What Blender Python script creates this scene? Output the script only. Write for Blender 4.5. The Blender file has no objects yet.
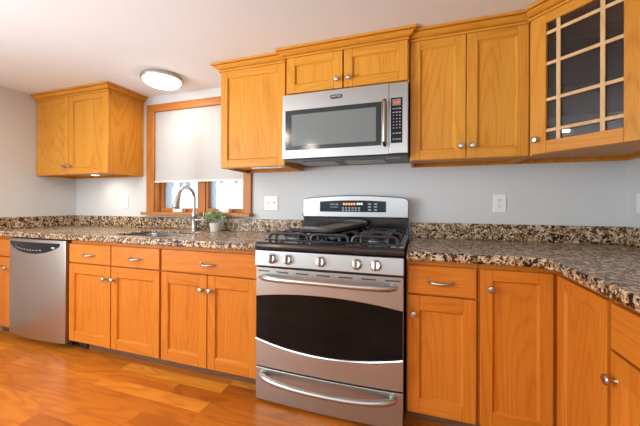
import bpy, bmesh, math, random
from mathutils import Vector, Matrix
random.seed(4)
SC = bpy.context.scene
COL = SC.collection
PI = math.pi

# ------------------------------------------------------------------ camera
f_px, yaw, pitch, roll = 302.04, 0.3187, 0.0016, 0.0041
cam = bpy.data.cameras.new('camera')
cam.sensor_fit = 'HORIZONTAL'; cam.sensor_width = 36.0
cam.lens = f_px / 640 * 36.0
cam.shift_y = -8.51 / 640
cam.clip_start = 0.02
camo = bpy.data.objects.new('camera', cam); COL.objects.link(camo)
cy_, sy_ = math.cos(yaw), math.sin(yaw)
r0 = Vector((cy_, sy_, 0)); fw = Vector((-sy_, cy_, 0)); up = Vector((0, 0, 1))
f2 = fw * math.cos(pitch) + up * math.sin(pitch); u2 = up * math.cos(pitch) - fw * math.sin(pitch)
r3 = r0 * math.cos(roll) + u2 * math.sin(roll); u3 = u2 * math.cos(roll) - r0 * math.sin(roll)
M = Matrix((r3, u3, -f2)).transposed().to_4x4(); M.translation = Vector((0.8196, -2.0807, 1.028))
camo.matrix_world = M
SC.camera = camo

# ------------------------------------------------------------------ world, lights, exposure
SC.view_settings.view_transform = 'Standard'
SC.view_settings.look = 'None'
SC.view_settings.gamma = 1.0
SC.view_settings.use_curve_mapping = False
SC.view_settings.exposure = 0.58
w = bpy.data.worlds.new('sky'); SC.world = w; w.use_nodes = True
w.node_tree.nodes['Background'].inputs[0].default_value = (0.86, 0.93, 1.0, 1)
w.node_tree.nodes['Background'].inputs[1].default_value = 1.5

def area(name, loc, target, sx, sy, energy, color):
    l = bpy.data.lights.new(name, 'AREA'); l.shape = 'RECTANGLE'; l.size = sx; l.size_y = sy
    l.energy = energy; l.color = color
    o = bpy.data.objects.new(name, l); COL.objects.link(o)
    o.location = loc
    o.rotation_euler = (Vector(target) - Vector(loc)).to_track_quat('-Z', 'Y').to_euler()
    return o
REAR = -4.6; LWX = -2.41
# daylight coming in through the three rear openings
area('rear_daylight', (-1.45, REAR + .03, 1.45), (-1.45, -2.2, 2.3), 1.5, .8, 10, (0.62, 0.84, 1.0))
area('rear_daylight', (0.55, REAR + .03, 1.45), (0.55, -2.2, 2.3), 1.5, .8, 8, (0.62, 0.84, 1.0))
area('side_daylight', (LWX + .03, -2.85, 1.2), (0.0, -1.6, 2.4), 1.9, 1.5, 48, (0.80, 0.92, 1.0))
# added fill lamp in the unseen side opening, brightening the ceiling
sb = area('ceiling_fill', (LWX + .04, -2.85, 1.0), (-0.15, -0.7, 1.98), 1.2, .7, 3.6, (0.88, 0.95, 1.0)); sb.data.spread = math.radians(40)
# recessed ceiling lamps in the room behind the camera (light of the lamp cans built below)
CANS = [(-1.5, -1.55), (-1.0, -2.5), (1.1, -2.5), (-0.9, -3.4), (0.9, -3.4)]
CAN_POWER = [5, 10, 2, 7, 4]

# ------------------------------------------------------------------ materials
def nt(name):
    m = bpy.data.materials.new(name); m.use_nodes = True
    t = m.node_tree
    return m, t, t.nodes['Principled BSDF']
def N(t, typ, **kw):
    n = t.nodes.new(typ)
    for k, v in kw.items(): setattr(n, k, v)
    return n
def setin(n, **kw):
    for k, v in kw.items(): n.inputs[k.replace('_', ' ')].default_value = v
def plain(name, col, rough=.5, metal=0.0, spec=.5, coat=0.0, emit=None, es=0.0):
    m, t, b = nt(name)
    b.inputs['Base Color'].default_value = (*col, 1)
    b.inputs['Roughness'].default_value = rough
    b.inputs['Metallic'].default_value = metal
    b.inputs['Specular IOR Level'].default_value = spec
    b.inputs['Coat Weight'].default_value = coat
    if emit:
        b.inputs['Emission Color'].default_value = (*emit, 1); b.inputs['Emission Strength'].default_value = es
    # slight procedural unevenness of the finish
    n = N(t, 'ShaderNodeTexNoise'); n.inputs['Scale'].default_value = 40
    mr = N(t, 'ShaderNodeMapRange'); mr.inputs['To Min'].default_value = max(.02, rough * .9); mr.inputs['To Max'].default_value = min(1, rough * 1.1)
    t.links.new(n.outputs['Fac'], mr.inputs['Value']); t.links.new(mr.outputs['Result'], b.inputs['Roughness'])
    return m
def math_(t, op, a, bb=None, c=None):
    n = N(t, 'ShaderNodeMath', operation=op)
    for i, v in enumerate((a, bb, c)):
        if v is None: continue
        if isinstance(v, (int, float)): n.inputs[i].default_value = v
        else: t.links.new(v, n.inputs[i])
    return n.outputs[0]
def ramp(t, fac, stops, interp='LINEAR'):
    r = N(t, 'ShaderNodeValToRGB'); e = r.color_ramp; e.interpolation = interp
    while len(e.elements) < len(stops): e.elements.new(.5)
    for el, (p, c) in zip(e.elements, stops): el.position = p; el.color = (*c, 1)
    t.links.new(fac, r.inputs['Fac']); return r.outputs['Color']

def oak(name, axis, dark=(0.35, 0.108, 0.008), mid=(0.55, 0.224, 0.022), light=(0.64, 0.300, 0.042)):
    m, t, b = nt(name)
    tc = N(t, 'ShaderNodeTexCoord'); geo = N(t, 'ShaderNodeNewGeometry'); oi = N(t, 'ShaderNodeObjectInfo')
    off = math_(t, 'ADD', math_(t, 'MULTIPLY', geo.outputs['Random Per Island'], 9.0), math_(t, 'MULTIPLY', oi.outputs['Random'], 23.0))
    cmb = N(t, 'ShaderNodeCombineXYZ')
    for k in 'XYZ': t.links.new(off, cmb.inputs[k])
    add = N(t, 'ShaderNodeVectorMath', operation='ADD')
    t.links.new(tc.outputs['Object'], add.inputs[0]); t.links.new(cmb.outputs[0], add.inputs[1])
    def mapped(a, c):
        mp = N(t, 'ShaderNodeMapping'); s = [a, a, a]; s['xyz'.index(axis)] = c
        mp.inputs['Scale'].default_value = s; t.links.new(add.outputs[0], mp.inputs['Vector']); return mp.outputs[0]
    n1 = N(t, 'ShaderNodeTexNoise'); setin(n1, Scale=1.0, Detail=1.5, Roughness=.4)
    t.links.new(mapped(3.4, .42), n1.inputs['Vector'])
    rings = math_(t, 'MULTIPLY_ADD', math_(t, 'SINE', math_(t, 'MULTIPLY', n1.outputs['Fac'], 210.0)), .5, .5)
    rings = math_(t, 'POWER', rings, 3.5)
    n2 = N(t, 'ShaderNodeTexNoise'); setin(n2, Scale=1.0, Detail=3.0, Roughness=.6)
    t.links.new(mapped(170, 7), n2.inputs['Vector'])
    n3 = N(t, 'ShaderNodeTexNoise'); setin(n3, Scale=1.0, Detail=2.0, Roughness=.5)
    t.links.new(mapped(9, 1.5), n3.inputs['Vector'])
    f = math_(t, 'ADD', math_(t, 'MULTIPLY', rings, .14), math_(t, 'MULTIPLY', n2.outputs['Fac'], .42))
    f = math_(t, 'ADD', f, math_(t, 'MULTIPLY', n3.outputs['Fac'], .34))
    f = math_(t, 'ADD', f, math_(t, 'MULTIPLY', geo.outputs['Random Per Island'], .16))
    c = ramp(t, f, [(.28, light), (.56, mid), (.92, dark)])
    t.links.new(c, b.inputs['Base Color'])
    setin(b, Roughness=.42); b.inputs['Coat Weight'].default_value = .06; b.inputs['Coat Roughness'].default_value = .2; b.inputs['Specular IOR Level'].default_value = .2
    bp = N(t, 'ShaderNodeBump'); bp.inputs['Strength'].default_value = .06; bp.inputs['Distance'].default_value = .002
    t.links.new(n2.outputs['Fac'], bp.inputs['Height']); t.links.new(bp.outputs[0], b.inputs['Normal'])
    return m
OV, OH, OY = oak('oak_grain_upright', 'z'), oak('oak_grain_along', 'x'), oak('oak_grain_deep', 'y')
WOOD = [OV, OH]
WARM_LIT = dict(dark=(0.34, 0.084, 0.005), mid=(0.54, 0.162, 0.014), light=(0.62, 0.215, 0.026))   # base cabinet oak, reddened: warm cast of the light put into the colour
RV, RH, RY = oak('warm_lit_oak_upright', 'z', **WARM_LIT), oak('warm_lit_oak_along', 'x', **WARM_LIT), oak('warm_lit_oak_deep', 'y', **WARM_LIT)
HONEY = WOOD
muntin_m = oak('pale_oak_muntin', 'z', dark=(.45, .25, .10), mid=(.60, .38, .18), light=(.68, .46, .25))
casing_v = oak('window_oak_upright', 'z', dark=(.27, .08, .012), mid=(.42, .15, .03), light=(.50, .20, .05))
casing_h = oak('window_oak_along', 'x', dark=(.27, .08, .012), mid=(.42, .15, .03), light=(.50, .20, .05))
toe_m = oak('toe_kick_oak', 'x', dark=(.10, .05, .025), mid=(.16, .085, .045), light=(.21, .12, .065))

def granite():
    m, t, b = nt('speckled_granite')
    tc = N(t, 'ShaderNodeTexCoord')
    nz = N(t, 'ShaderNodeTexNoise'); setin(nz, Scale=55.0, Detail=2.0)
    t.links.new(tc.outputs['Object'], nz.inputs['Vector'])
    sc = N(t, 'ShaderNodeVectorMath', operation='SCALE'); sc.inputs['Scale'].default_value = .022
    t.links.new(nz.outputs['Color'], sc.inputs[0])
    ad = N(t, 'ShaderNodeVectorMath', operation='ADD')
    t.links.new(tc.outputs['Object'], ad.inputs[0]); t.links.new(sc.outputs[0], ad.inputs[1])
    v1 = N(t, 'ShaderNodeTexVoronoi'); setin(v1, Scale=56.0)
    v2 = N(t, 'ShaderNodeTexVoronoi'); setin(v2, Scale=145.0)
    for v in (v1, v2): t.links.new(ad.outputs[0], v.inputs['Vector'])
    s1 = N(t, 'ShaderNodeSeparateColor'); t.links.new(v1.outputs['Color'], s1.inputs[0])
    s2 = N(t, 'ShaderNodeSeparateColor'); t.links.new(v2.outputs['Color'], s2.inputs[0])
    c1 = ramp(t, s1.outputs[0], [(0, (.012, .010, .009)), (.13, (.07, .036, .020)), (.25, (.20, .105, .048)), (.40, (.40, .27, .15)), (.56, (.57, .45, .30)), (.78, (.29, .175, .09)), (.86, (.60, .49, .36))], 'CONSTANT')
    c2 = ramp(t, s2.outputs[1], [(0, (.012, .010, .010)), (.30, (.13, .065, .03)), (.55, (.36, .22, .11)), (.8, (.58, .46, .33))], 'CONSTANT')
    big = N(t, 'ShaderNodeTexNoise'); setin(big, Scale=14.0, Detail=3.0)
    t.links.new(tc.outputs['Object'], big.inputs['Vector'])
    k = math_(t, 'GREATER_THAN', math_(t, 'ADD', s2.outputs[0], math_(t, 'MULTIPLY', big.outputs['Fac'], .8)), .90)
    mx = N(t, 'ShaderNodeMix', data_type='RGBA')
    t.links.new(k, mx.inputs[0]); t.links.new(c1, mx.inputs[6]); t.links.new(c2, mx.inputs[7])
    t.links.new(mx.outputs[2], b.inputs['Base Color'])
    setin(b, Roughness=.26); b.inputs['Specular IOR Level'].default_value = .25
    return m
GR = granite()

def steel(name, axis='x', base=(.45, .452, .44), rough=.36):
    m, t, b = nt(name)
    tc = N(t, 'ShaderNodeTexCoord'); mp = N(t, 'ShaderNodeMapping'); s = [420, 420, 420]; s['xyz'.index(axis)] = 3
    mp.inputs['Scale'].default_value = s; t.links.new(tc.outputs['Object'], mp.inputs['Vector'])
    n = N(t, 'ShaderNodeTexNoise'); setin(n, Scale=1.0, Detail=2.0); t.links.new(mp.outputs[0], n.inputs['Vector'])
    mr = N(t, 'ShaderNodeMapRange'); mr.inputs['To Min'].default_value = rough * .94; mr.inputs['To Max'].default_value = rough * 1.06
    t.links.new(n.outputs['Fac'], mr.inputs['Value']); t.links.new(mr.outputs[0], b.inputs['Roughness'])
    b.inputs['Base Color'].default_value = (*base, 1); b.inputs['Metallic'].default_value = 1.0
    return m
ST = steel('brushed_steel'); ST_D = steel('dishwasher_steel', 'z', (.50, .47, .44), .33)
CHROME = plain('polished_chrome', (.66, .65, .63), .14, 1.0)
NICKEL = plain('satin_nickel', (.50, .475, .44), .28, 1.0)
KNOB_RED = plain('bronze_insert', (.20, .11, .07), .35, .6)

def floor_mat():
    m, t, b = nt('oak_plank_floor')
    tc = N(t, 'ShaderNodeTexCoord')
    br = N(t, 'ShaderNodeTexBrick'); br.offset = .37; br.offset_frequency = 3; br.squash = 1.0
    setin(br, Scale=1.0, Mortar_Size=.0007, Mortar_Smooth=.3, Bias=0.0, Brick_Width=.74, Row_Height=.083)
    br.inputs['Color1'].default_value = (0, 0, 0, 1); br.inputs['Color2'].default_value = (1, 1, 1, 1); br.inputs['Mortar'].default_value = (.5, .5, .5, 1)
    mpb = N(t, 'ShaderNodeMapping'); mpb.inputs['Location'].default_value = (.21, .02, 0)
    t.links.new(tc.outputs['Object'], mpb.inputs['Vector']); t.links.new(mpb.outputs[0], br.inputs['Vector'])
    sp = N(t, 'ShaderNodeSeparateColor'); t.links.new(br.outputs['Color'], sp.inputs[0])
    cb = N(t, 'ShaderNodeCombineXYZ'); mu = math_(t, 'MULTIPLY', sp.outputs[0], 31.0)
    for k in 'XYZ': t.links.new(mu, cb.inputs[k])
    ad = N(t, 'ShaderNodeVectorMath', operation='ADD'); t.links.new(tc.outputs['Object'], ad.inputs[0]); t.links.new(cb.outputs[0], ad.inputs[1])
    def noise(sx, s, det):
        mp = N(t, 'ShaderNodeMapping'); mp.inputs['Scale'].default_value = (sx, s, s); t.links.new(ad.outputs[0], mp.inputs['Vector'])
        n = N(t, 'ShaderNodeTexNoise'); setin(n, Scale=1.0, Detail=det); t.links.new(mp.outputs[0], n.inputs['Vector']); return n.outputs['Fac']
    rings = math_(t, 'MULTIPLY_ADD', math_(t, 'SINE', math_(t, 'MULTIPLY', noise(1.2, 7, 1.5), 60.0)), .5, .5)
    f = math_(t, 'ADD', math_(t, 'MULTIPLY', sp.outputs[0], .56), math_(t, 'MULTIPLY', noise(5, 120, 3), .26))
    f = math_(t, 'ADD', f, math_(t, 'MULTIPLY', math_(t, 'POWER', rings, 3.0), .16))
    f = math_(t, 'ADD', f, math_(t, 'MULTIPLY', noise(2.5, 9, 2), .22))
    c = ramp(t, f, [(.14, (.78, .37, .050)), (.34, (.64, .225, .022)), (.60, (.49, .140, .012)), (.95, (.29, .070, .006))])
    mx = N(t, 'ShaderNodeMix', data_type='RGBA'); mx.inputs[7].default_value = (.22, .08, .02, 1)
    t.links.new(math_(t, 'MULTIPLY', br.outputs['Fac'], .7), mx.inputs[0]); t.links.new(c, mx.inputs[6]); t.links.new(mx.outputs[2], b.inputs['Base Color'])
    setin(b, Roughness=.34); b.inputs['Specular IOR Level'].default_value = .35; b.inputs['Coat Weight'].default_value = .06; b.inputs['Coat Roughness'].default_value = .2
    return m
FL = floor_mat()
def wallpaint(name, col):
    m, t, b = nt(name)
    n = N(t, 'ShaderNodeTexNoise'); setin(n, Scale=220.0, Detail=2.0)
    tc = N(t, 'ShaderNodeTexCoord'); t.links.new(tc.outputs['Object'], n.inputs['Vector'])
    bp = N(t, 'ShaderNodeBump'); bp.inputs['Strength'].default_value = .05; bp.inputs['Distance'].default_value = .001
    t.links.new(n.outputs['Fac'], bp.inputs['Height']); t.links.new(bp.outputs[0], b.inputs['Normal'])
    b.inputs['Base Color'].default_value = (*col, 1); setin(b, Roughness=.7)
    return m
WALL = wallpaint('grey_wall_paint', (.60, .61, .61)); CEIL = wallpaint('white_ceiling_paint', (.79, .835, .87))
WHITE = plain('white_plastic', (.80, .80, .78), .35)
VINYL = plain('white_vinyl', (.44, .53, .62), .4)
SLOT = plain('dark_slot', (.03, .03, .03), .5)
BLACK = plain('gloss_black', (.004, .004, .004), .07, 0, .16)
BLACKM = plain('black_metal', (.018, .018, .02), .4)
IRON = plain('cast_iron', (.022, .022, .025), .34, 0, .6)
ALU = plain('dull_aluminium', (.34, .34, .35), .35, .8)
GRID = plain('griddle_iron', (.075, .055, .045), .42, 0, .5)
ENAMEL = plain('black_enamel', (.010, .011, .014), .13, 0, .7)
MWGL = plain('screened_window', (.16, .185, .18), .10, 0, .5)
MWFR = plain('dark_glass_frame', (.018, .024, .028), .12, 0, .6)
PANEL = plain('black_panel', (.010, .013, .016), .2, 0, .25)
KEY = plain('grey_legend', (.34, .36, .38), .5)
KEYB = plain('blue_grey_legend', (.25, .36, .45), .5)
LCD = plain('display_window', (.20, .17, .17), .25, emit=(.5, .38, .36), es=.08)
LED = plain('red_digits', (.4, .03, .02), .4, emit=(1.0, .12, .06), es=.5)
AMBER = plain('amber_digits', (.5, .18, .04), .4, emit=(1.0, .36, .10), es=.8)
PALE = plain('pale_digits', (.5, .5, .48), .4, emit=(1, .95, .85), es=.7)
BADGE = plain('badge_plate', (.03, .06, .10), .2, .4)
BADGET = plain('badge_letters', (.75, .77, .8), .3, .5)
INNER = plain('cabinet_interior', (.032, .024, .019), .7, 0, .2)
BOWL = plain('lit_glass_bowl', (.9, .88, .82), .3, emit=(1.0, .88, .74), es=6.0)
PUCK = plain('lit_puck_lens', (.9, .9, .85), .3, emit=(1.0, .93, .82), es=3.0)
CANL = plain('lit_can_lens', (.9, .9, .85), .3, emit=(1.0, .86, .68), es=14.0)
POT = plain('white_ceramic', (.78, .76, .72), .3)
SOIL = plain('potting_soil', (.04, .025, .015), .9)
LEAF = []
for i, c in enumerate([(.16, .33, .13), (.36, .52, .24), (.48, .62, .44)]): LEAF.append(plain('leaf_green_%s' % 'abc'[i], c, .5))
SNOW = plain('snow', (.9, .92, .95), .8)
BARK = plain('bark', (.20, .19, .20), .9); TWIG = plain('winter_twigs', (.42, .45, .50), .9)
def glass():
    m, t, b = nt('clear_glass'); t.nodes.remove(b)
    tr = N(t, 'ShaderNodeBsdfTransparent'); gl = N(t, 'ShaderNodeBsdfGlossy'); gl.inputs['Roughness'].default_value = .03
    fr = N(t, 'ShaderNodeFresnel'); g = N(t, 'ShaderNodeNewGeometry'); t.links.new(math_(t, 'MULTIPLY_ADD', g.outputs['Backfacing'], 1 / 1.5 - 1.5, 1.5), fr.inputs['IOR'])
    mx = N(t, 'ShaderNodeMixShader'); t.links.new(fr.outputs[0], mx.inputs[0]); t.links.new(tr.outputs[0], mx.inputs[1]); t.links.new(gl.outputs[0], mx.inputs[2])
    t.links.new(mx.outputs[0], t.nodes['Material Output'].inputs['Surface']); return m
GLASS = glass()
def shade_mat():
    m, t, b = nt('cellular_shade_fabric'); t.nodes.remove(b)
    d = N(t, 'ShaderNodeBsdfDiffuse'); d.inputs[0].default_value = (.70, .685, .67, 1)
    tl = N(t, 'ShaderNodeBsdfTranslucent'); tl.inputs[0].default_value = (.30, .285, .275, 1)
    n = N(t, 'ShaderNodeTexNoise'); setin(n, Scale=300.0)
    mr = N(t, 'ShaderNodeMapRange'); mr.inputs['To Min'].default_value = .42; mr.inputs['To Max'].default_value = .48; t.links.new(n.outputs['Fac'], mr.inputs['Value'])
    mx = N(t, 'ShaderNodeMixShader'); t.links.new(mr.outputs[0], mx.inputs[0]); t.links.new(d.outputs[0], mx.inputs[1]); t.links.new(tl.outputs[0], mx.inputs[2])
    t.links.new(mx.outputs[0], t.nodes['Material Output'].inputs['Surface']); return m
SHADE = shade_mat()

# ------------------------------------------------------------------ mesh helpers
class MB:
    def __init__(s): s.v = []; s.f = []; s.m = []
    def quadpts(s, pts, mat=0):
        i = len(s.v); s.v += [tuple(p) for p in pts]; s.f.append(tuple(range(i, i + len(pts)))); s.m.append(mat)
    def box(s, x0, x1, y0, y1, z0, z1, mat=0):
        i = len(s.v)
        s.v += [(x, y, z) for z in (z0, z1) for y in (y0, y1) for x in (x0, x1)]
        for f in ((0, 2, 3, 1), (4, 5, 7, 6), (0, 1, 5, 4), (2, 6, 7, 3), (0, 4, 6, 2), (1, 3, 7, 5)):
            s.f.append(tuple(i + k for k in f)); s.m.append(mat)
        return s
    def prism(s, pts, a, b, axis='z', mat=0):
        """polygon pts (2-D) extruded from a to b along the axis"""
        n = len(pts); i = len(s.v)
        def P(p, h): return {'z': (p[0], p[1], h), 'y': (p[0], h, p[1]), 'x': (h, p[0], p[1])}[axis]
        s.v += [P(p, a) for p in pts] + [P(p, b) for p in pts]
        s.f.append(tuple(range(i, i + n))[::-1]); s.f.append(tuple(range(i + n, i + 2 * n))); s.m += [mat, mat]
        for k in range(n):
            s.f.append((i + k, i + (k + 1) % n, i + n + (k + 1) % n, i + n + k)); s.m.append(mat)
        return s
    def tube(s, path, r, seg=10, mat=0, caps=True, flat=1.0):
        P = [Vector(p) for p in path]; n = len(P); rr = r if isinstance(r, (list, tuple)) else [r] * n
        i0 = len(s.v); prev = None
        for k in range(n):
            t = (P[min(k + 1, n - 1)] - P[max(k - 1, 0)]).normalized()
            if prev is None:
                a = Vector((0, 0, 1)) if abs(t.z) < .9 else Vector((1, 0, 0))
                u = t.cross(a).normalized()
            else:
                u = (prev - t * prev.dot(t)).normalized()
            prev = u; w_ = t.cross(u)
            for j in range(seg):
                an = 2 * PI * j / seg
                s.v.append(tuple(P[k] + u * math.cos(an) * rr[k] + w_ * math.sin(an) * rr[k] * flat))
        for k in range(n - 1):
            for j in range(seg):
                a = i0 + k * seg + j; b = i0 + k * seg + (j + 1) % seg
                s.f.append((a, b, b + seg, a + seg)); s.m.append(mat)
        if caps:
            s.f.append(tuple(range(i0, i0 + seg))[::-1]); s.f.append(tuple(i0 + (n - 1) * seg + j for j in range(seg))); s.m += [mat, mat]
        return s
    def lathe(s, prof, c=(0, 0, 0), axis=(0, 0, 1), seg=24, mat=0):
        """prof: list of (radius, height along the axis) from c"""
        ax = Vector(axis).normalized(); a = Vector((1, 0, 0)) if abs(ax.x) < .9 else Vector((0, 1, 0))
        u = ax.cross(a).normalized(); w_ = ax.cross(u); i0 = len(s.v); n = len(prof)
        for r, h in prof:
            for j in range(seg):
                an = 2 * PI * j / seg
                s.v.append(tuple(Vector(c) + ax * h + (u * math.cos(an) + w_ * math.sin(an)) * max(r, 1e-5)))
        for k in range(n - 1):
            for j in range(seg):
                p = i0 + k * seg + j; q = i0 + k * seg + (j + 1) % seg
                s.f.append((p, q, q + seg, p + seg)); s.m.append(mat)
        s.f.append(tuple(range(i0, i0 + seg))[::-1]); s.f.append(tuple(i0 + (n - 1) * seg + j for j in range(seg))); s.m += [mat, mat]
        return s
    def sweep(s, path, prof, mat=0, sdir=None, edir=None):
        """moulding: path = XY points, outward is to the right of travel; prof = (out, z)"""
        P = [Vector(p) for p in path]; n = len(P); i0 = len(s.v); m = len(prof)
        for k in range(n):
            d0 = (P[k] - P[k - 1]).normalized() if k else (Vector(sdir).normalized() if sdir else (P[1] - P[0]).normalized())
            d1 = (P[k + 1] - P[k]).normalized() if k < n - 1 else (Vector(edir).normalized() if edir else (P[k] - P[k - 1]).normalized())
            n0 = Vector((d0.y, -d0.x)); n1 = Vector((d1.y, -d1.x)); b = n0 + n1; b = b / (b.dot(n0) or 1)
            for o, z in prof: s.v.append((P[k].x + b.x * o, P[k].y + b.y * o, z))
        for k in range(n - 1):
            for j in range(m):
                a = i0 + k * m + j; c = i0 + k * m + (j + 1) % m
                s.f.append((a, c, c + m, a + m)); s.m.append(mat)
        s.f.append(tuple(range(i0, i0 + m))); s.f.append(tuple(i0 + (n - 1) * m + j for j in range(m))[::-1]); s.m += [mat, mat]
        return s
    def curved(s, x0, x1, zb, zt, yf, yb, n=24, mat=0):
        """a panel whose bottom, top and front are functions of x; flat back yb (number or function)"""
        i0 = len(s.v); F = lambda g, x: g(x) if callable(g) else g
        for k in range(n + 1):
            x = x0 + (x1 - x0) * k / n
            for y, z in ((F(yf, x), F(zb, x)), (F(yf, x), F(zt, x)), (F(yb, x), F(zt, x)), (F(yb, x), F(zb, x))): s.v.append((x, y, z))
        for k in range(n):
            for j in range(4):
                a = i0 + 4 * k + j; b = i0 + 4 * k + (j + 1) % 4
                s.f.append((a, a + 4, b + 4, b)); s.m.append(mat)
        s.f.append((i0, i0 + 1, i0 + 2, i0 + 3)); e = i0 + 4 * n; s.f.append((e + 3, e + 2, e + 1, e)); s.m += [mat, mat]
        return s
    def build(s, name, mats, parent=None, bevel=0, smooth=False, seg=2):
        me = bpy.data.meshes.new(name); me.from_pydata(s.v, [], s.f)
        if not isinstance(mats, (list, tuple)): mats = [mats]
        for m in mats: me.materials.append(m)
        for p, mi in zip(me.polygons, s.m): p.material_index = mi; p.use_smooth = smooth
        bm = bmesh.new(); bm.from_mesh(me); bmesh.ops.recalc_face_normals(bm, faces=bm.faces); bm.to_mesh(me); bm.free()
        if smooth:
            try: me.set_sharp_from_angle(angle=math.radians(40))
            except Exception: pass
        o = bpy.data.objects.new(name, me); COL.objects.link(o)
        if parent: o.parent = parent
        if bevel:
            b = o.modifiers.new('bevel', 'BEVEL'); b.width = bevel; b.segments = seg; b.limit_method = 'ANGLE'; b.angle_limit = math.radians(50)
        return o
def tag(o, label, cat, group=None):
    o['label'] = label; o['category'] = cat
    if group: o['group'] = group
    return o
def thing(name, label, cat, loc=(0, 0, 0), rz=0, group=None):
    o = bpy.data.objects.new(name, None); COL.objects.link(o); o.location = loc; o.rotation_euler = (0, 0, rz); o.empty_display_size = .05
    return tag(o, label, cat, group)
def struct(o): o['kind'] = 'structure'; return o

# ------------------------------------------------------------------ the room
LW, RW, CZ = -2.41, 1.89, 1.985
struct(MB().box(LW - .1, RW + .1, REAR - .1, .12, -.06, 0).build('floor', FL))
struct(MB().box(LW - .1, RW + .1, REAR - .1, .12, CZ, CZ + .08).build('ceiling', CEIL))
WX0, WX1, WZ0, WZ1 = -1.40, -.497, .957, 1.84
b = MB(); b.box(LW - .1, WX0, 0, .12, 0, CZ); b.box(WX1, RW + .1, 0, .12, 0, CZ); b.box(WX0, WX1, 0, .12, 0, WZ0); b.box(WX0, WX1, 0, .12, WZ1, CZ)
struct(b.build('wall_back', WALL))
b = MB(); b.box(LW - .1, LW, -1.9, 0, 0, CZ); b.box(LW - .1, LW, REAR, -3.8, 0, CZ); b.box(LW - .1, LW, -3.8, -1.9, 0, .4); b.box(LW - .1, LW, -3.8, -1.9, 1.95, CZ)
struct(b.build('wall_left', WALL))
struct(MB().box(RW, RW + .1, REAR, 0, 0, CZ).build('wall_right', WALL))
b = MB()   # rear wall with two window openings behind the camera
xs = [LW - .1, -2.2, -.7, -.2, 1.3, RW + .1]
for i in (0, 2, 4): b.box(xs[i], xs[i + 1], REAR - .1, REAR, 0, CZ)
for i in (1, 3): b.box(xs[i], xs[i + 1], REAR - .1, REAR, 0, 1.05); b.box(xs[i], xs[i + 1], REAR - .1, REAR, 1.85, CZ)
struct(b.build('wall_rear', WALL))
b = MB()
for i in (1, 3):
    a, c = xs[i], xs[i + 1]
    b.box(a - .07, a, REAR, REAR + .02, .98, 1.92); b.box(c, c + .07, REAR, REAR + .02, .98, 1.92); b.box(a, c, REAR, REAR + .02, .98, 1.05); b.box(a, c, REAR, REAR + .02, 1.85, 1.92)
struct(b.build('trim_1', casing_v, bevel=.003))

# window_1: oak casing, jambs, mullion, two sashes
wn = bpy.data.objects.new('window_1', None); COL.objects.link(wn); wn.location = ((WX0 + WX1) / 2, 0, WZ0); struct(wn)
OX, OZ = wn.location.x, WZ0
def wbox(b, x0, x1, y0, y1, z0, z1, m=0): b.box(x0 - OX, x1 - OX, y0, y1, z0 - OZ, z1 - OZ, m)
b = MB()
wbox(b, WX0 - .085, WX0, -.02, 0, WZ0, WZ1, 0); wbox(b, WX1, WX1 + .07, -.02, 0, WZ0, WZ1, 0)
wbox(b, WX0 - .085, WX1 + .07, -.02, 0, WZ1, WZ1 + .065, 1)
b.build('casing', [casing_v, casing_h], wn, bevel=.004)
b = MB(); wbox(b, WX0 - .10, WX1 + .085, -.065, -.001, WZ0 - .022, WZ0 + .003, 0); wbox(b, WX0, WX1, -.02, .07, WZ0, WZ0 + .004, 0)
b.build('sill', casing_h, wn, bevel=.005)
MX0, MX1 = -.965, -.900
b = MB()
wbox(b, WX0, WX0 + .014, 0, .09, WZ0 + .004, WZ1, 0); wbox(b, WX1 - .014, WX1, 0, .09, WZ0 + .004, WZ1, 0)
wbox(b, MX0, MX1, .035, .09, WZ0 + .004, WZ1, 0); wbox(b, WX0, WX1, 0, .09, WZ1 - .014, WZ1, 1)
b.build('jamb', [casing_v, casing_h], wn, bevel=.002)
for (a, c) in ((WX0 + .014, MX0), (MX1, WX1 - .014)):
    b = MB(); e = .022
    wbox(b, a, a + e, .045, .075, WZ0 + .004, WZ1 - .014, 0); wbox(b, c - e, c, .045, .075, WZ0 + .004, WZ1 - .014, 0)
    wbox(b, a + e, c - e, .045, .075, WZ0 + .004, WZ0 + .038, 1); wbox(b, a + e, c - e, .045, .075, WZ1 - .05, WZ1 - .014, 1)
    s = b.build('sash', [casing_v, casing_h], wn, bevel=.002)
    b = MB(); e = .042
    wbox(b, a, a + e, .076, .135, WZ0, WZ1 - .014); wbox(b, c - e, c, .076, .135, WZ0, WZ1 - .014)
    wbox(b, a + e, c - e, .076, .135, WZ0, WZ0 + .035); wbox(b, a + e, c - e, .076, .135, WZ1 - .05, WZ1 - .014)
    b.build('vinyl_frame', VINYL, wn, bevel=.003)
    b = MB(); wbox(b, a + .03, c - .03, .098, .102, WZ0 + .035, WZ1 - .05); b.build('pane', GLASS, s)
    xm = a + .55 * (c - a) - OX
    b = MB(); b.box(xm - .05, xm + .05, -.004, .044, .004, .034); b.tube([(xm - .02, .02, .03), (xm + .02, .0, .045), (xm + .06, -.008, .035)], .009, 8); b.lathe([(.012, 0), (.014, .012), (.008, .02)], (xm + .06, -.008, .028), (0, -.4, 1), 12)
    cr = b.build('crank_handle', WHITE, wn, bevel=.003); cr['label'] = 'white crank handle'

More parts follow.
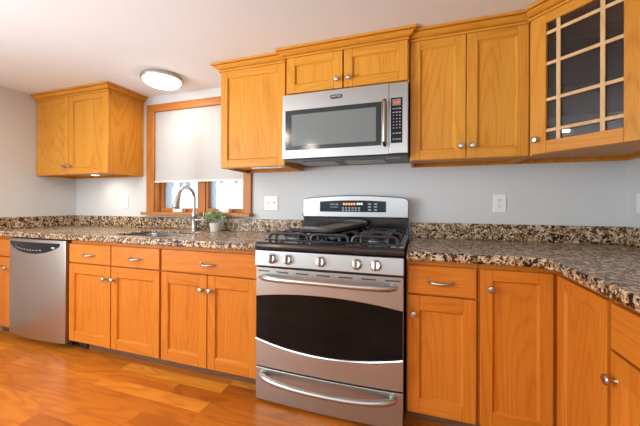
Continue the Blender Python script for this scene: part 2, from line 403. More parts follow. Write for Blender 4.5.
# shade
sh = thing('window_shade', 'white cellular shade pulled halfway down the window over the sink', 'blind', ((WX0 + WX1) / 2, -.004, WZ1 - .016))
b = MB(); hw = (WX1 - WX0) / 2 - .001; nz = 64; H = .582; i0 = 0
for k in range(nz + 1):
    z = .013 - (H + .023) * k / nz; y = -.0008 if k % 2 else .0
    b.v += [(-hw, y, z), (hw, y, z)]
for k in range(nz): b.f.append((2 * k, 2 * k + 1, 2 * k + 3, 2 * k + 2)); b.m.append(0)
b.build('fabric', SHADE, sh)
MB().box(-hw, hw, .002, .022, -.016, .012).build('head_rail', WHITE, sh, bevel=.003)
MB().box(-hw, hw, -.011, .009, -.012 - H - .012, -.010 - H).build('bottom_rail', plain('cream_rail', (.78, .72, .58), .4), sh, bevel=.003)

# outside: snowy bank with winter trees on top
b = MB(); b.box(-90, 60, .4, 3, -.6, -.5); b.prism([(3, -.6), (24, 2.7), (60, 3.0), (60, -.6)], -90, 60, 'x')
struct(b.build('ground_outside', SNOW))
random.seed(11)
def tree(x, y, z, h, lab):
    t = thing('winter_tree', lab, 'tree', (x, y, z), random.random() * 6, 'bare trees on the snowy bank')
    MB().tube([(0, 0, -.15), (.02, 0, h * .4), (0, .03, h * .8)], [.1, .07, .03], 8).build('trunk', BARK, t)
    b = MB()
    for _ in range(60):
        a = random.random() * 2 * PI; z0 = h * random.uniform(.15, .75); l = h * random.uniform(.2, .42); rs = random.uniform(.2, .9)
        p0 = Vector((0, 0, z0)); d = Vector((math.cos(a), math.sin(a), rs))
        b.tube([p0, p0 + d * l * .5 + Vector((0, 0, .05)), p0 + d * l], [.035, .025, .008], 5)
    b.build('branches', TWIG, t)
for i in range(18):
    x = -36 + i * 1.35 + random.uniform(-.4, .4); y = 25 + random.uniform(0, 4)
    tree(x, y, 2.7 + (y - 24) * .0083, random.uniform(1.0, 1.9), 'bare winter tree on the snowy bank outside the window')

# ------------------------------------------------------------------ cabinet building blocks (local frame: front faces -y)
def knob(parent, x, y, z):
    b = MB(); b.lathe([(.0085, 0), (.0065, .003), (.0055, .012), (.008, .016), (.0135, .020), (.0155, .0245), (.013, .029), (.006, .031)], (x, y, z), (0, -1, 0), 20)
    return b.build('knob', NICKEL, parent, smooth=True)
def pull(parent, xc, y, z, L=.105):
    b = MB(); h = L / 2; pts = []
    for k in range(13):
        u = -1 + 2 * k / 12; pts.append((xc + u * h, y - .028 * (1 - abs(u) ** 3.2) - .0, z - .004 * (1 - u * u)))
    b.tube(pts, [.0055 + .0025 * (1 - abs(-1 + 2 * k / 12)) for k in range(13)], 10)
    b.lathe([(.009, 0), (.007, .004)], (xc - h, y, z), (0, -1, 0), 12); b.lathe([(.009, 0), (.007, .004)], (xc + h, y, z), (0, -1, 0), 12)
    return b.build('pull', NICKEL, parent, smooth=True)
def shaker(name, parent, x0, x1, z0, z1, yf, st=.052, rt=.066, rb=.064, th=.02):
    """frame-and-panel door; yf = y of its front face"""
    b = MB(); yb = yf + th
    b.box(x0, x0 + st, yf, yb, z0, z1, 0); b.box(x1 - st, x1, yf, yb, z0, z1, 0)
    b.box(x0 + st, x1 - st, yf + .0004, yb, z0, z0 + rb, 1); b.box(x0 + st, x1 - st, yf + .0004, yb, z1 - rt, z1, 1)
    a, c, d, e = x0 + st, x1 - st, z0 + rb, z1 - rt; i = .007; y1, y2 = yf + .003, yf + .0115
    b.box(a + .001, c - .001, y2, yb - .002, d + .001, e - .001, 0)
    O = [(a, d), (c, d), (c, e), (a, e)]; I = [(a + i, d + i), (c - i, d + i), (c - i, e - i), (a + i, e - i)]
    for k in range(4):
        p, q = O[k], O[(k + 1) % 4]; r, s = I[(k + 1) % 4], I[k]
        b.quadpts([(p[0], y1, p[1]), (q[0], y1, q[1]), (r[0], y2, r[1]), (s[0], y2, s[1])], 1 if k % 2 == 0 else 0)
    return b.build(name, WOOD, parent, bevel=.0022)
def slab(name, parent, x0, x1, z0, z1, yf, th=.02):
    return MB().box(x0, x1, yf, yf + th, z0, z1, 1).build(name, WOOD, parent, bevel=.004, seg=3)
CROWN = lambda z: [(0, z), (.011, z), (.011, z + .008), (.003, z + .0085), (.003, z + .013), (.016, z + .0155), (.026, z + .022), (.036, z + .031), (.036, z + .035), (.030, z + .0355), (.030, z + .038), (.047, z + .0385), (.050, z + .042), (.050, z + .050), (.0, z + .050)]
def wall_box(parent, w, d, h, z=0):
    """carcass open below: bottom panel raised behind the face frame"""
    b = MB(); r = .018
    b.box(0, .018, -d, -.002, z, h); b.box(w - .018, w, -d, -.002, z, h)
    b.box(.018, w - .018, -.02, -.002, z, h, 0); b.box(.018, w - .018, -d + .02, -.02, z + r, z + r + .015, 1)
    b.box(.018, w - .018, -d, -d + .02, z, z + .045, 1); b.box(.018, w - .018, -d, -d + .02, h - .06, h, 1); b.box(.018, w - .018, -d + .02, -.02, h - .015, h, 1)
    b.box(.018, .055, -d, -d + .02, z + .045, h - .06, 0); b.box(w - .055, w - .018, -d, -d + .02, z + .045, h - .06, 0)
    return b.build('body', WOOD, parent, bevel=.0015)
UB, UT, UD = 1.276, 1.936, .307   # wall cabinets: bottom, door top, carcass depth (doors add .02)
def wall_cabinet(label, x0, x1, doors, depth=UD, z0=UB, crown=None, sdir=None, edir=None, drop=0.0):
    w = x1 - x0; t = thing('wall_cabinet', label, 'cabinet', (x0, 0, z0)); h = CZ - .003 - z0
    wall_box(t, w, depth, h)
    for (a, c, kx, kz) in doors:
        d = shaker('door', t, a - x0, c - x0, drop + .002, UT - z0, -depth - .0205, rt=.047, rb=.052)
        if kx is not None: knob(d, kx - x0, -depth - .0205, kz - z0)
    if crown: MB().sweep([(p[0] - x0, p[1]) for p in crown], CROWN(UT - z0 - .003), 1, sdir, edir).build('crown_moulding', [OV, OH], t, bevel=.001)
    return t
f = -UD - .0205
wall_cabinet('oak two-door wall cabinet in the left corner beside the window', LW + .002, -1.537, [(LW + .004, -1.998, -2.035, 1.345), (-1.994, -1.542, -1.962, 1.345)], crown=[(LW + .003, f), (-1.537, f), (-1.537, -.003)])
wall_cabinet('tall single-door oak wall cabinet between the window and the microwave', -.480, .006, [(-.478, .003, None, 0)], crown=[(-.480, -.003), (-.480, f), (.006, f)])
wall_cabinet('short two-door oak wall cabinet above the microwave', .022, .763, [(.035, .388, .357, 1.765), (.396, .755, .427, 1.765)], depth=.345, z0=1.708, crown=[(.024, -.33), (.024, -.366), (.752, -.366), (.752, -.33)], drop=.006)
c45 = math.sqrt(.5)
wall_cabinet('two-door oak wall cabinet right of the microwave', .766, 1.338, [(.769, 1.049, 1.024, 1.342), (1.053, 1.335, 1.080, 1.342)], crown=[(.766, f), (1.338, f)], edir=(c45, -c45))

# diagonal corner cabinet with a glazed door (local x runs along the diagonal front)
DL = .43
t = thing('corner_wall_cabinet', 'diagonal oak corner wall cabinet with a muntined glass door', 'cabinet', (1.3395, -.3275, UB), -PI / 4)
inv = Matrix.Rotation(PI / 4, 3, 'Z')
def loc2(x, y): v = inv @ Vector((x - 1.3395, y + .3275, 0)); return (v.x, v.y)
ex, ey = 1.3395 + DL * c45, -.3275 - DL * c45
pts = [loc2(1.3395, -.003), loc2(1.3395, -.3275), (0.0, 0.0), (DL, 0.0), loc2(RW - .003, ey), loc2(RW - .003, -.003)]
pts = [pts[0], (0.0, 0.0), (DL, 0.0), pts[4], pts[5]]
H = CZ - .003 - UB
def ring(b, pts, z0, z1, th, mat):   # walls standing on the outline except the front edge (1-2)
    n = len(pts); c = Vector((sum(p[0] for p in pts) / n, sum(p[1] for p in pts) / n))
    for k in range(n):
        if k == 1: continue
        p, q = Vector(pts[k]), Vector(pts[(k + 1) % n]); d = (q - p).normalized(); nn = Vector((-d.y, d.x))
        if nn.dot(c - p) < 0: nn = -nn
        p2, q2 = p + nn * th, q + nn * th
        b.prism([tuple(p), tuple(q), tuple(q2), tuple(p2)], z0, z1, 'z', mat)
b = MB(); ring(b, pts, 0, H, .015, 0)
b.prism(pts, .020, .034, 'z', 1); b.prism(pts, H - .014, H, 'z', 1)
b.box(0, .036, .0, .018, 0, H, 0); b.box(DL - .036, DL, 0, .018, 0, H, 0); b.box(.036, DL - .036, 0, .018, 0, .045, 1); b.box(.036, DL - .036, 0, .018, H - .065, H, 1)
b.build('body', WOOD, t, bevel=.0015)
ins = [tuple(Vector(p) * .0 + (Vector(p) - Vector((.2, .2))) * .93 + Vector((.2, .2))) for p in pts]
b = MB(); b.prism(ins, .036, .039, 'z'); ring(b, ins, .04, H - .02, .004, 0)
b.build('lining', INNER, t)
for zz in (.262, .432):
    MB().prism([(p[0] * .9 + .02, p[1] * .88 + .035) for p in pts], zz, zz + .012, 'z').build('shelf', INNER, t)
dz0, dz1 = .002, UT - UB; dx0, dx1 = .014, DL - .012; s_ = .066; yf = -.0205
b = MB()
b.box(dx0, dx0 + s_, yf, -.0005, dz0, dz1, 0); b.box(dx1 - s_, dx1, yf, -.0005, dz0, dz1, 0)
b.box(dx0 + s_, dx1 - s_, yf + .0004, -.0005, dz0, dz0 + .058, 1); b.box(dx0 + s_, dx1 - s_, yf + .0004, -.0005, dz1 - .045, dz1, 1)
dr = b.build('door', WOOD, t, bevel=.002)
gx0, gx1, gz0, gz1 = dx0 + s_, dx1 - s_, dz0 + .058, dz1 - .045
b = MB()
for u in (.18, .76):
    xx = gx0 + (gx1 - gx0) * u; b.box(xx - .008, xx + .008, yf + .003, -.009, gz0, gz1)
for zz in [gz0 + (gz1 - gz0) * q for q in (.085, .345, .65, .91)]:
    b.box(gx0, gx1, yf + .0035, -.0095, zz - .0075, zz + .0075)
b.build('muntins', muntin_m, dr, bevel=.0015)
MB().box(gx0 - .004, gx1 + .004, -.008, -.005, gz0 - .004, gz1 + .004).build('glass_pane', GLASS, dr)
knob(dr, dx0 + .026, yf, 1.345 - UB)
MB().sweep([(0, -.0205), (DL, -.0205)], CROWN(UT - UB - .003), 1, sdir=(c45, c45), edir=(c45, c45)).build('crown_moulding', WOOD, t, bevel=.001)

# base cabinets (oak reddened as by warm light) ----------------------------------------
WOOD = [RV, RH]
BD, BZ = .613, .779
def base_body(t, x0, x1, d=BD, x_is_local=True):
    b = MB(); b.box(x0, x0 + .016, -d + .02, -.01, .088, BZ, 0); b.box(x1 - .016, x1, -d + .02, -.01, .088, BZ, 0); b.box(x0 + .016, x1 - .016, -d + .02, -.01, .088, .104, 1); b.box(x0, x1, -.01, -.004, .088, BZ, 0); b.box(x0, x1, -d, -d + .02, .088, BZ, 0); b.box(x0 + .001, x1 - .001, -d - .0006, -d, BZ - .022, BZ, 1)
    b.build('body', WOOD, t, bevel=.001)
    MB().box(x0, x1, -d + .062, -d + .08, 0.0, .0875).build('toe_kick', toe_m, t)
ZD0, ZD1, ZB, ZA0, ZA1 = .626, .754, .083, .618, .618
FY = -BD - .0205
def base_cabinet(label, x0, x1, drawers, doors):
    t = thing('base_cabinet', label, 'cabinet', (x0, 0, 0)); base_body(t, 0, x1 - x0)
    for (a, c, px) in drawers:
        d = slab('drawer_front', t, a - x0, c - x0, ZD0, ZD1, FY)
        if px is not None: pull(d, px - x0, FY, .686)
    for (a, c, kx) in doors:
        d = shaker('door', t, a - x0, c - x0, ZB, ZA1, FY)
        if kx is not None: knob(d, kx - x0, FY, .536)
    return t
base_cabinet('narrow oak base cabinet against the left wall beside the dishwasher', LW + .003, -2.140, [(LW + .005, -2.146, None)], [(LW + .005, -2.146, -2.172)])
cb = base_cabinet('oak base cabinet with two drawers over two doors beside the dishwasher', -1.498, -.684, [(-1.491, -1.101, -1.297), (-1.093, -.692, -.883)], [(-1.491, -1.101, -1.139), (-1.093, -.692, -1.064)])
MB().box(.002, .085, -BD + .05, -BD + .0615, .004, .05).build('toe_panel_end', BLACKM, cb)  # black end of the dishwasher toe panel, added onto this cabinet
base_cabinet('oak base cabinet with one wide drawer over two doors left of the range', -.682, -.008, [(-.676, -.014, -.330)], [(-.676, -.343, -.370), (-.337, -.014, -.310)])
base_cabinet('oak base cabinet with one drawer over one door right of the range', .764, 1.060, [(.769, 1.053, .910)], [(.769, 1.053, .796)])
# corner base cabinet: two full-height doors folded around the inside corner
RX = 1.356   # carcass face of the right run (doors stand .02 proud, at x = 1.336)
t = thing('corner_base_cabinet', 'oak corner base cabinet with full-height doors on both sides of the inside corner', 'cabinet', (1.062, 0, 0))
ox = 1.062
P = [(0, -.004), (0, -BD), (RX - ox, -BD), (RX - ox, -.990), (RW - .004 - ox, -.990), (RW - .004 - ox, -.004)]
MB().prism(P, .088, BZ, 'z', 0).build('body', WOOD, t, bevel=.001)
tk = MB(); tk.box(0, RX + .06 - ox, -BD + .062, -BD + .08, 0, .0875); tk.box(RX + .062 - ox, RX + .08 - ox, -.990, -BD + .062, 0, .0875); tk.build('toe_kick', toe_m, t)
d = shaker('door', t, .006, 1.3325 - ox, ZB, ZD1, FY, st=.048, rt=.046); knob(d, 1.106 - ox, FY, .676)
def yshaker(name, parent, y0, y1, z0, z1, xf, st=.052, rt=.066, rb=.064, th=.02):
    """the same door facing -x; y0 nearer the back wall"""
    b = MB(); W_ = y0 - y1; tmp = MB()
    o = shaker(name, parent, 0, W_, z0, z1, 0, st, rt, rb, th)
    me = o.data
    for v in me.vertices:
        x, y, z = v.co; v.co = (xf + y, y0 - x, z)
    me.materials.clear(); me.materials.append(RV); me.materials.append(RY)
    return o
d2 = yshaker('door', t, -.655, -.986, ZB, ZD1, 1.3355 - ox, rt=.046)
# right run base cabinet
RE = -1.62
t = thing('base_cabinet', 'oak base cabinet along the right wall at the right edge of the view', 'cabinet', (RX, -.992, 0))
MB().box(0, RW - .004 - RX, RE + .992, 0, .088, BZ).build('body', WOOD, t, bevel=.001)
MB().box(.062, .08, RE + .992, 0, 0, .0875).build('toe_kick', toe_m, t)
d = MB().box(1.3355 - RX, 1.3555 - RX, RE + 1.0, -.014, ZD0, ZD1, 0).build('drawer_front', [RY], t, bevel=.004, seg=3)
d = yshaker('door', t, -.014, -.40, ZB, ZA1, 1.3355 - RX)
b = MB(); b.lathe([(.0085, 0), (.0065, .003), (.0055, .012), (.008, .016), (.0135, .020), (.0155, .0245), (.013, .029), (.006, .031)], (1.3355 - RX, -.040, .545), (-1, 0, 0), 20); b.build('knob', NICKEL, d, smooth=True)
d = yshaker('door', t, -.404, RE + 1.0, ZB, ZA1, 1.3355 - RX)

# ------------------------------------------------------------------ counters
CT0, CTM, CT1 = .7805, .803, .820   # built-up front edge below, slab bottom, top
SX, SY, SW, SH = -.965, -.385, .252, .175   # sink opening centre and half sizes
def rrect(cx, cy, hx, hy, r, n=8):
    out = []
    for (sx, sy, a0) in ((1, 1, 0), (-1, 1, 90), (-1, -1, 180), (1, -1, 270)):
        for k in range(n + 1):
            a = math.radians(a0 + 90 * k / n); out.append((cx + sx * (hx - r) + r * math.cos(a), cy + sy * (hy - r) + r * math.sin(a)))
    return out
X0, X1, Y0, Y1 = LW + .002, -.004, -.662, -.002
inner = []
_r = rrect(SX, SY, SW, SH, .07)
for k in range(len(_r)):
    p, q = _r[k], _r[(k + 1) % len(_r)]; L_ = math.hypot(q[0] - p[0], q[1] - p[1]); m_ = max(1, int(L_ / .012))
    inner += [(p[0] + (q[0] - p[0]) * i / m_, p[1] + (q[1] - p[1]) * i / m_) for i in range(m_)]
def hit(p):   # ray from the sink centre to the slab edge
    dx, dy = p[0] - SX, p[1] - SY; ts = []
    if dx > 1e-9: ts.append((X1 - SX) / dx)
    if dx < -1e-9: ts.append((X0 - SX) / dx)
    if dy > 1e-9: ts.append((Y1 - SY) / dy)
    if dy < -1e-9: ts.append((Y0 - SY) / dy)
    t_ = min(ts); return (SX + dx * t_, SY + dy * t_)
bm = bmesh.new()
n = len(inner); outer = [hit(p) for p in inner]
iv = [[bm.verts.new((*p, z)) for p in inner] for z in (CTM, CT1)]; ov = [[bm.verts.new((*p, z)) for p in outer] for z in (CTM, CT1)]
corners = [(X1, Y1), (X0, Y1), (X0, Y0), (X1, Y0)]
cv = [[bm.verts.new((*p, z)) for p in corners] for z in (CTM, CT1)]
def side(p):
    return 'R' if abs(p[0] - X1) < 1e-6 else 'T' if abs(p[1] - Y1) < 1e-6 else 'L' if abs(p[0] - X0) < 1e-6 else 'B'
for k in range(n):
    j = (k + 1) % n; a, c = side(outer[k]), side(outer[j]); mid = None
    if a != c: mid = {('R', 'T'): 0, ('T', 'L'): 1, ('L', 'B'): 2, ('B', 'R'): 3}[(a, c)]
    for lv in (0, 1):
        fs = [iv[lv][k], ov[lv][k]] + ([cv[lv][mid]] if mid is not None else []) + [ov[lv][j], iv[lv][j]]
        bm.faces.new(fs)
    bm.faces.new([iv[0][k], iv[0][j], iv[1][j], iv[1][k]])
    seq = [ov[0][k]] + ([cv[0][mid]] if mid is not None else []) + [ov[0][j]]; seq1 = [ov[1][k]] + ([cv[1][mid]] if mid is not None else []) + [ov[1][j]]
    for q in range(len(seq) - 1): bm.faces.new([seq[q], seq[q + 1], seq1[q + 1], seq1[q]])
bmesh.ops.recalc_face_normals(bm, faces=bm.faces)
ap = bmesh.ops.create_cube(bm, size=1)['verts']
for v in ap: v.co = ((X0 + X1) / 2 + v.co.x * (X1 - X0), Y0 + .026 + v.co.y * .052, (CT0 + CTM + .004) / 2 + v.co.z * (CTM + .004 - CT0))
me = bpy.data.meshes.new('countertop'); bm.to_mesh(me); bm.free(); me.materials.append(GR)
o = bpy.data.objects.new('countertop', me); COL.objects.link(o)
bv = o.modifiers.new('bevel', 'BEVEL'); bv.width = .008; bv.segments = 3; bv.limit_method = 'ANGLE'; bv.angle_limit = math.radians(60)
tag(o, 'speckled brown granite countertop with the sink, left of the range', 'countertop')
P = [(.762, -.002), (.762, -.662), (1.262, -.662), (1.300, -.715), (1.300, -1.64), (RW - .002, -1.64), (RW - .002, -.002)]
tag(MB().prism(P, CT0, CT1).build('countertop', GR, bevel=.008, seg=3), 'speckled brown granite countertop turning the corner right of the range', 'countertop')
BS = .917
tag(MB().box(LW + .024, .003, -.024, -.002, CT1 + .0005, BS).build('backsplash', GR, bevel=.003), 'long granite backsplash strip under the window', 'backsplash')
tag(MB().box(LW + .002, LW + .023, -.66, -.002, CT1 + .0005, BS).build('backsplash', GR, bevel=.003), 'short granite backsplash strip along the left wall', 'backsplash')
tag(MB().box(.764, RW - .024, -.024, -.002, CT1 + .0005, BS).build('backsplash', GR, bevel=.003), 'granite backsplash strip on the back wall right of the range', 'backsplash')
tag(MB().box(RW - .023, RW - .002, -1.64, -.002, CT1 + .0005, BS).build('backsplash', GR, bevel=.003), 'granite backsplash strip along the right wall', 'backsplash')

# sink
t = thing('sink', 'undermount stainless steel sink set in the left countertop', 'sink', (SX, SY, CTM))
b = MB(); R = [rrect(0, 0, SW + .012, SH + .012, .08), rrect(0, 0, SW + .004, SH + .004, .07), rrect(0, 0, SW - .006, SH - .006, .065), rrect(0, 0, SW - .03, SH - .03, .05)]
Z = [-.001, -.001, -.15, -.17]
m_ = len(R[0])
for rr, z in zip(R, Z): b.v += [(*p, z) for p in rr]
for k in range(3):
    for j in range(m_):
        a = k * m_ + j; c = k * m_ + (j + 1) % m_; b.f.append((a, c, c + m_, a + m_)); b.m.append(0)
b.f.append(tuple(3 * m_ + j for j in range(m_))); b.m.append(0)
o = b.build('basin', steel('sink_steel', 'x', (.42, .42, .43), .22), t, smooth=True)
so = o.modifiers.new('solid', 'SOLIDIFY'); so.thickness = .0015; so.offset = 0
MB().lathe([(.04, 0), (.042, .003), (.03, .004), (.0, .002)], (0, .03, -.1695)).build('drain', CHROME, t, smooth=True)

# faucet
t = thing('faucet', 'brushed nickel gooseneck faucet behind the sink', 'faucet', (-.880, -.115, CT1))
MB().lathe([(.030, .0005), (.030, .006), (.024, .012), (.021, .03), (.020, .10), (.023, .11), (.024, .135), (.018, .15), (.014, .165)], seg=24).build('base', NICKEL, t, smooth=True)
path = [(0, 0, .16), (0, 0, .255)]; RA = .082
for k in range(13):
    a = PI * k / 12 * .93; path.append((0, -RA + RA * math.cos(a), .258 + RA * math.sin(a)))
MB().tube(path, .0120, 14).build('spout', NICKEL, t, smooth=True)
P0 = Vector(path[-1]); dv = (Vector(path[-1]) - Vector(path[-2])).normalized()
b = MB(); b.tube([P0 + dv * q for q in (-.004, .012, .05, .088, .101)], [.0145, .0165, .0205, .0265, .0235], 16)
b.build('spray_head', NICKEL, t, smooth=True)
b = MB(); b.tube([(.015, 0, .085), (.045, 0, .088)], .012, 12); b.tube([(.045, 0, .085), (.085, -.002, .095), (.098, -.004, .12), (.102, -.006, .155)], [.009, .009, .008, .010], 10)
b.build('lever', NICKEL, t, smooth=True)

# plant
random.seed(3)
t = thing('potted_plant', 'small green leafy plant in a white pot beside the faucet', 'plant', (-.682, -.112, CT1 + .0005))
MB().lathe([(.034, 0), (.036, .003), (.044, .052), (.0465, .056), (.0465, .064), (.043, .064), (.041, .054), (.0, .054)], seg=28).build('pot', POT, t, smooth=True)
MB().lathe([(.041, .0545), (.03, .058), (0, .060)], seg=20).build('soil', SOIL, t)
b = MB()
for _ in range(420):
    a = random.random() * 2 * PI; el = math.asin(random.uniform(-.25, 1)); rad = random.uniform(.55, 1)
    p = Vector((math.cos(a) * math.cos(el) * .080 * rad, math.sin(a) * math.cos(el) * .075 * rad, .10 + math.sin(el) * .055 * rad))
    d = (p - Vector((0, 0, .07))).normalized(); d = (d + Vector((random.uniform(-.5, .5), random.uniform(-.5, .5), random.uniform(-.2, .5)))).normalized()
    s = d.cross(Vector((random.uniform(-1, 1), random.uniform(-1, 1), random.uniform(-1, 1)))).normalized(); nn = d.cross(s)
    L = random.uniform(.012, .021); W_ = L * .42; mi = random.choice((0, 1, 1, 2))
    tip = p + d * L; m1 = p + d * L * .5
    b.quadpts([p, m1 - s * W_ + nn * .003, tip, m1], mi); b.quadpts([p, m1, tip, m1 + s * W_ + nn * .003], mi)
b.build('foliage', LEAF, t)
b = MB()
for k in range(9):
    a = k * 2 * PI / 9; b.tube([(0.01 * math.cos(a), .01 * math.sin(a), .056), (.045 * math.cos(a), .045 * math.sin(a), .105)], .0018, 5)
b.build('stems', LEAF[0], t)

# ------------------------------------------------------------------ dishwasher
DX0, DX1 = -2.142, -1.510; dw = DX1 - DX0
t = thing('dishwasher', 'stainless steel dishwasher with a curved black control panel', 'dishwasher', (DX0, 0, 0))
MB().box(.004, dw - .004, -.60, -.01, .03, .778).build('body', BLACKM, t)
u = lambda x: (x - dw / 2) / (dw / 2)
yfd = lambda x: -.640 - .022 * (1 - u(x) ** 2)
MB().curved(.006, dw - .006, .052, .772, yfd, -.602, 28).build('door', ST_D, t, bevel=.004, smooth=True)
uu = lambda x: (x - .30) / .28
MB().curved(.022, .575, lambda x: .742 - .010 - .064 * max(0, 1 - uu(x) ** 2) ** .8, .750, lambda x: yfd(x) - .003, lambda x: yfd(x) + .002, 28).build('control_panel', PANEL, t, bevel=.001)
for k in range(9):
    x = .11 + k * .035; z = .722 - .030 * max(0, 1 - uu(x) ** 2); y = yfd(x) - .0042
    MB().box(x, x + .018, y, y + .001, z, z + .005).build('button', KEY, t)
x = .51; MB().box(x, x + .03, yfd(x + .02) - .0075, yfd(x + .02) - .003, .712, .724).build('badge', BADGET, t, bevel=.001)
MB().box(.02, dw, -.56, -.54, .004, .048).build('toe_panel', BLACKM, t)

# ------------------------------------------------------------------ range
t = thing('range', 'stainless steel gas range with black cooktop and oven window', 'stove', (0, 0, 0))
RWd = .756; U = lambda x: (x - RWd / 2) / (RWd / 2)
yr = lambda x: -.676 - .012 * (1 - U(x) ** 2)
b = MB(); b.box(.003, RWd - .003, -.652, -.03, .012, .815)
for x in (.05, RWd - .05):
    for y in (-.60, -.10): b.lathe([(.018, 0), (.018, .013)], (x, y, 0), seg=12)
b.build('body', BLACKM, t, bevel=.002)
# control panel (tilted slightly)
b = MB(); P = [(-.652, .708), (-.688, .712), (-.682, .790), (-.652, .796)]
b.prism(P, .002, RWd - .002, 'x', 0); cp = b.build('control_panel', ST, t, bevel=.003)
for xk in (.105, .193, .366, .541, .631):
    b = MB(); ax = Vector((0, -1, .15)); c = Vector((xk, -.6838, .752))
    b.lathe([(.027, 0), (.027, .004), (.0225, .007), (.0205, .022), (.018, .026), (0, .026)], c, ax, 28, 0)
    kb = b.build('knob', CHROME, t, smooth=True)
    b = MB(); a = ax.normalized(); w2 = Vector((0, .15, 1)).normalized(); cc = c + a * .031
    i = len(b.v); pts = []
    for (sx, sz, sd) in [(x_, z_, d_) for d_ in (-.007, .006) for (x_, z_) in ((-.005, -.021), (.005, -.021), (.005, .021), (-.005, .021))]: pts.append(tuple(cc + Vector((sx, 0, 0)) + w2 * sz + a * sd))
    b.v += pts
    for q in ((0, 1, 2, 3), (4, 7, 6, 5), (0, 4, 5, 1), (1, 5, 6, 2), (2, 6, 7, 3), (3, 7, 4, 0)): b.f.append(q); b.m.append(0)
    b.build('grip', KNOB_RED, kb, bevel=.002)
# oven door
zt = lambda x: .549 + .034 * (1 - U(x) ** 2); zb = lambda x: .335 - .043 * (1 - U(x) ** 2)
b = MB(); b.curved(.004, RWd - .004, zt, .702, yr, -.655, 32); b.curved(.004, RWd - .004, .188, zb, yr, -.655, 32)
b.curved(.004, RWd - .004, zb, zt, lambda x: yr(x) + .006, -.655, 32)
od = b.build('oven_door', ST, t, bevel=.0015, smooth=True)
MB().curved(.006, RWd - .006, zb, zt, lambda x: yr(x) - .0005, lambda x: yr(x) + .0055, 40).build('window', BLACK, od, smooth=True)
MB().tube([(.006 + (RWd - .012) * k / 32, yr(.006 + (RWd - .012) * k / 32) - .001, zb(.006 + (RWd - .012) * k / 32) - .004) for k in range(33)], .007, 8).build('window_lip', CHROME, od, smooth=True)
for k in range(7):
    xc = .05 + k * (RWd - .10) / 6
    MB().curved(xc - .034, xc + .034, .682, .688, lambda x: yr(x) - .0008, lambda x: yr(x) + .0005, 3).build('vent_slot', SLOT, od)
def bow_handle(parent, zc, sag, out, name='handle'):
    pts = []; rad = []
    for k in range(25):
        s = -1 + 2 * k / 24; a = abs(s)
        x = RWd / 2 + s * .342
        pts.append((x, yr(x) - .012 - out * (1 - a ** 5) - .012 * (1 - s * s), zc + sag * (1 - s * s)))
        rad.append(.012 + .004 * a ** 2 - (.006 if k in (0, 24) else 0))
    b = MB().tube(pts, rad, 14)
    for s in (-1, 1):
        x = RWd / 2 + s * .330; b.lathe([(.018, -.0), (.016, .02)], (x, yr(x) + .001, zc), (0, -1, 0), 14)
    return b.build(name, ST, parent, smooth=True)
bow_handle(od, .655, .006, .035)
# drawer
MB().curved(.004, RWd - .004, .014, .180, yr, -.655, 32).build('storage_drawer', ST, t, bevel=.002, smooth=True)
bow_handle(t.children[-1], .150, -.012, .032)
# cooktop
b = MB(); P = [(-.03, .815), (-.03, .842), (-.640, .836), (-.668, .834), (-.684, .824), (-.688, .812), (-.684, .800), (-.655, .797)]
b.prism(P, 0, RWd, 'x', 0)
ct = b.build('cooktop', ENAMEL, t, bevel=.004, seg=3)
MB().box(.012, RWd - .012, -.600, -.10, .8365, .8425).build('burner_tray', ENAMEL, ct, bevel=.002)
for (x, y, r) in ((.155, -.48, .05), (.155, -.215, .04), (.60, -.48, .045), (.60, -.215, .05), (.378, -.34, .04)):
    b = MB(); b.lathe([(r * 1.25, .8425), (r * 1.25, .849), (r, .850), (r, .857), (r * .8, .862), (0, .863)], (x, y, 0), seg=24); bo = b.build('burner', IRON, t, smooth=True); MB().lathe([(r * 1.45, .8424), (r * 1.45, .8445), (r * 1.26, .846), (r * 1.26, .8426)], (x, y, 0), seg=24).build('burner_bowl', ALU, bo, smooth=True)
def grate(x0, x1, y0, y1, zt=.872):
    b = MB(); r = .0085; zb_ = .844; ym = (y0 + y1) / 2; w_ = x1 - x0; R_ = .026
    for y in (y0, ym - .03, ym + .03, y1):
        pts = [(x0 + .004, y, zb_)]
        for k in range(5):
            a = PI / 2 * k / 4; pts.append((x0 + .006 + R_ * (1 - math.cos(a)), y, zt - .020 + .020 * math.sin(a)))
        for k in range(5):
            a = PI / 2 * (4 - k) / 4; pts.append((x1 - .006 - R_ * (1 - math.cos(a)), y, zt - .020 + .020 * math.sin(a)))
        pts.append((x1 - .004, y, zb_)); b.tube(pts, r, 8)
    for u_ in (.22, .78):
        xx = x0 + w_ * u_
        b.tube([(xx, y0 - .012, zb_), (xx, y0 - .008, zt - .012), (xx, y0 + .008, zt), (xx, y1 - .008, zt), (xx, y1 + .004, zt - .012), (xx, y1 + .006, zb_)], r * .9, 8)
    for yc in ((y0 + ym) / 2, (y1 + ym) / 2):
        for xa, xb in ((x0 + w_ * .22, x0 + w_ * .40), (x1 - w_ * .22, x1 - w_ * .40)):
            b.tube([(xa, yc, zt), (xb, yc, zt)], r * .85, 8)
    return b.build('grate', IRON, t, smooth=True)
grate(.030, .262, -.585, -.115); grate(.274, .482, -.585, -.115); grate(.494, .726, -.585, -.115)
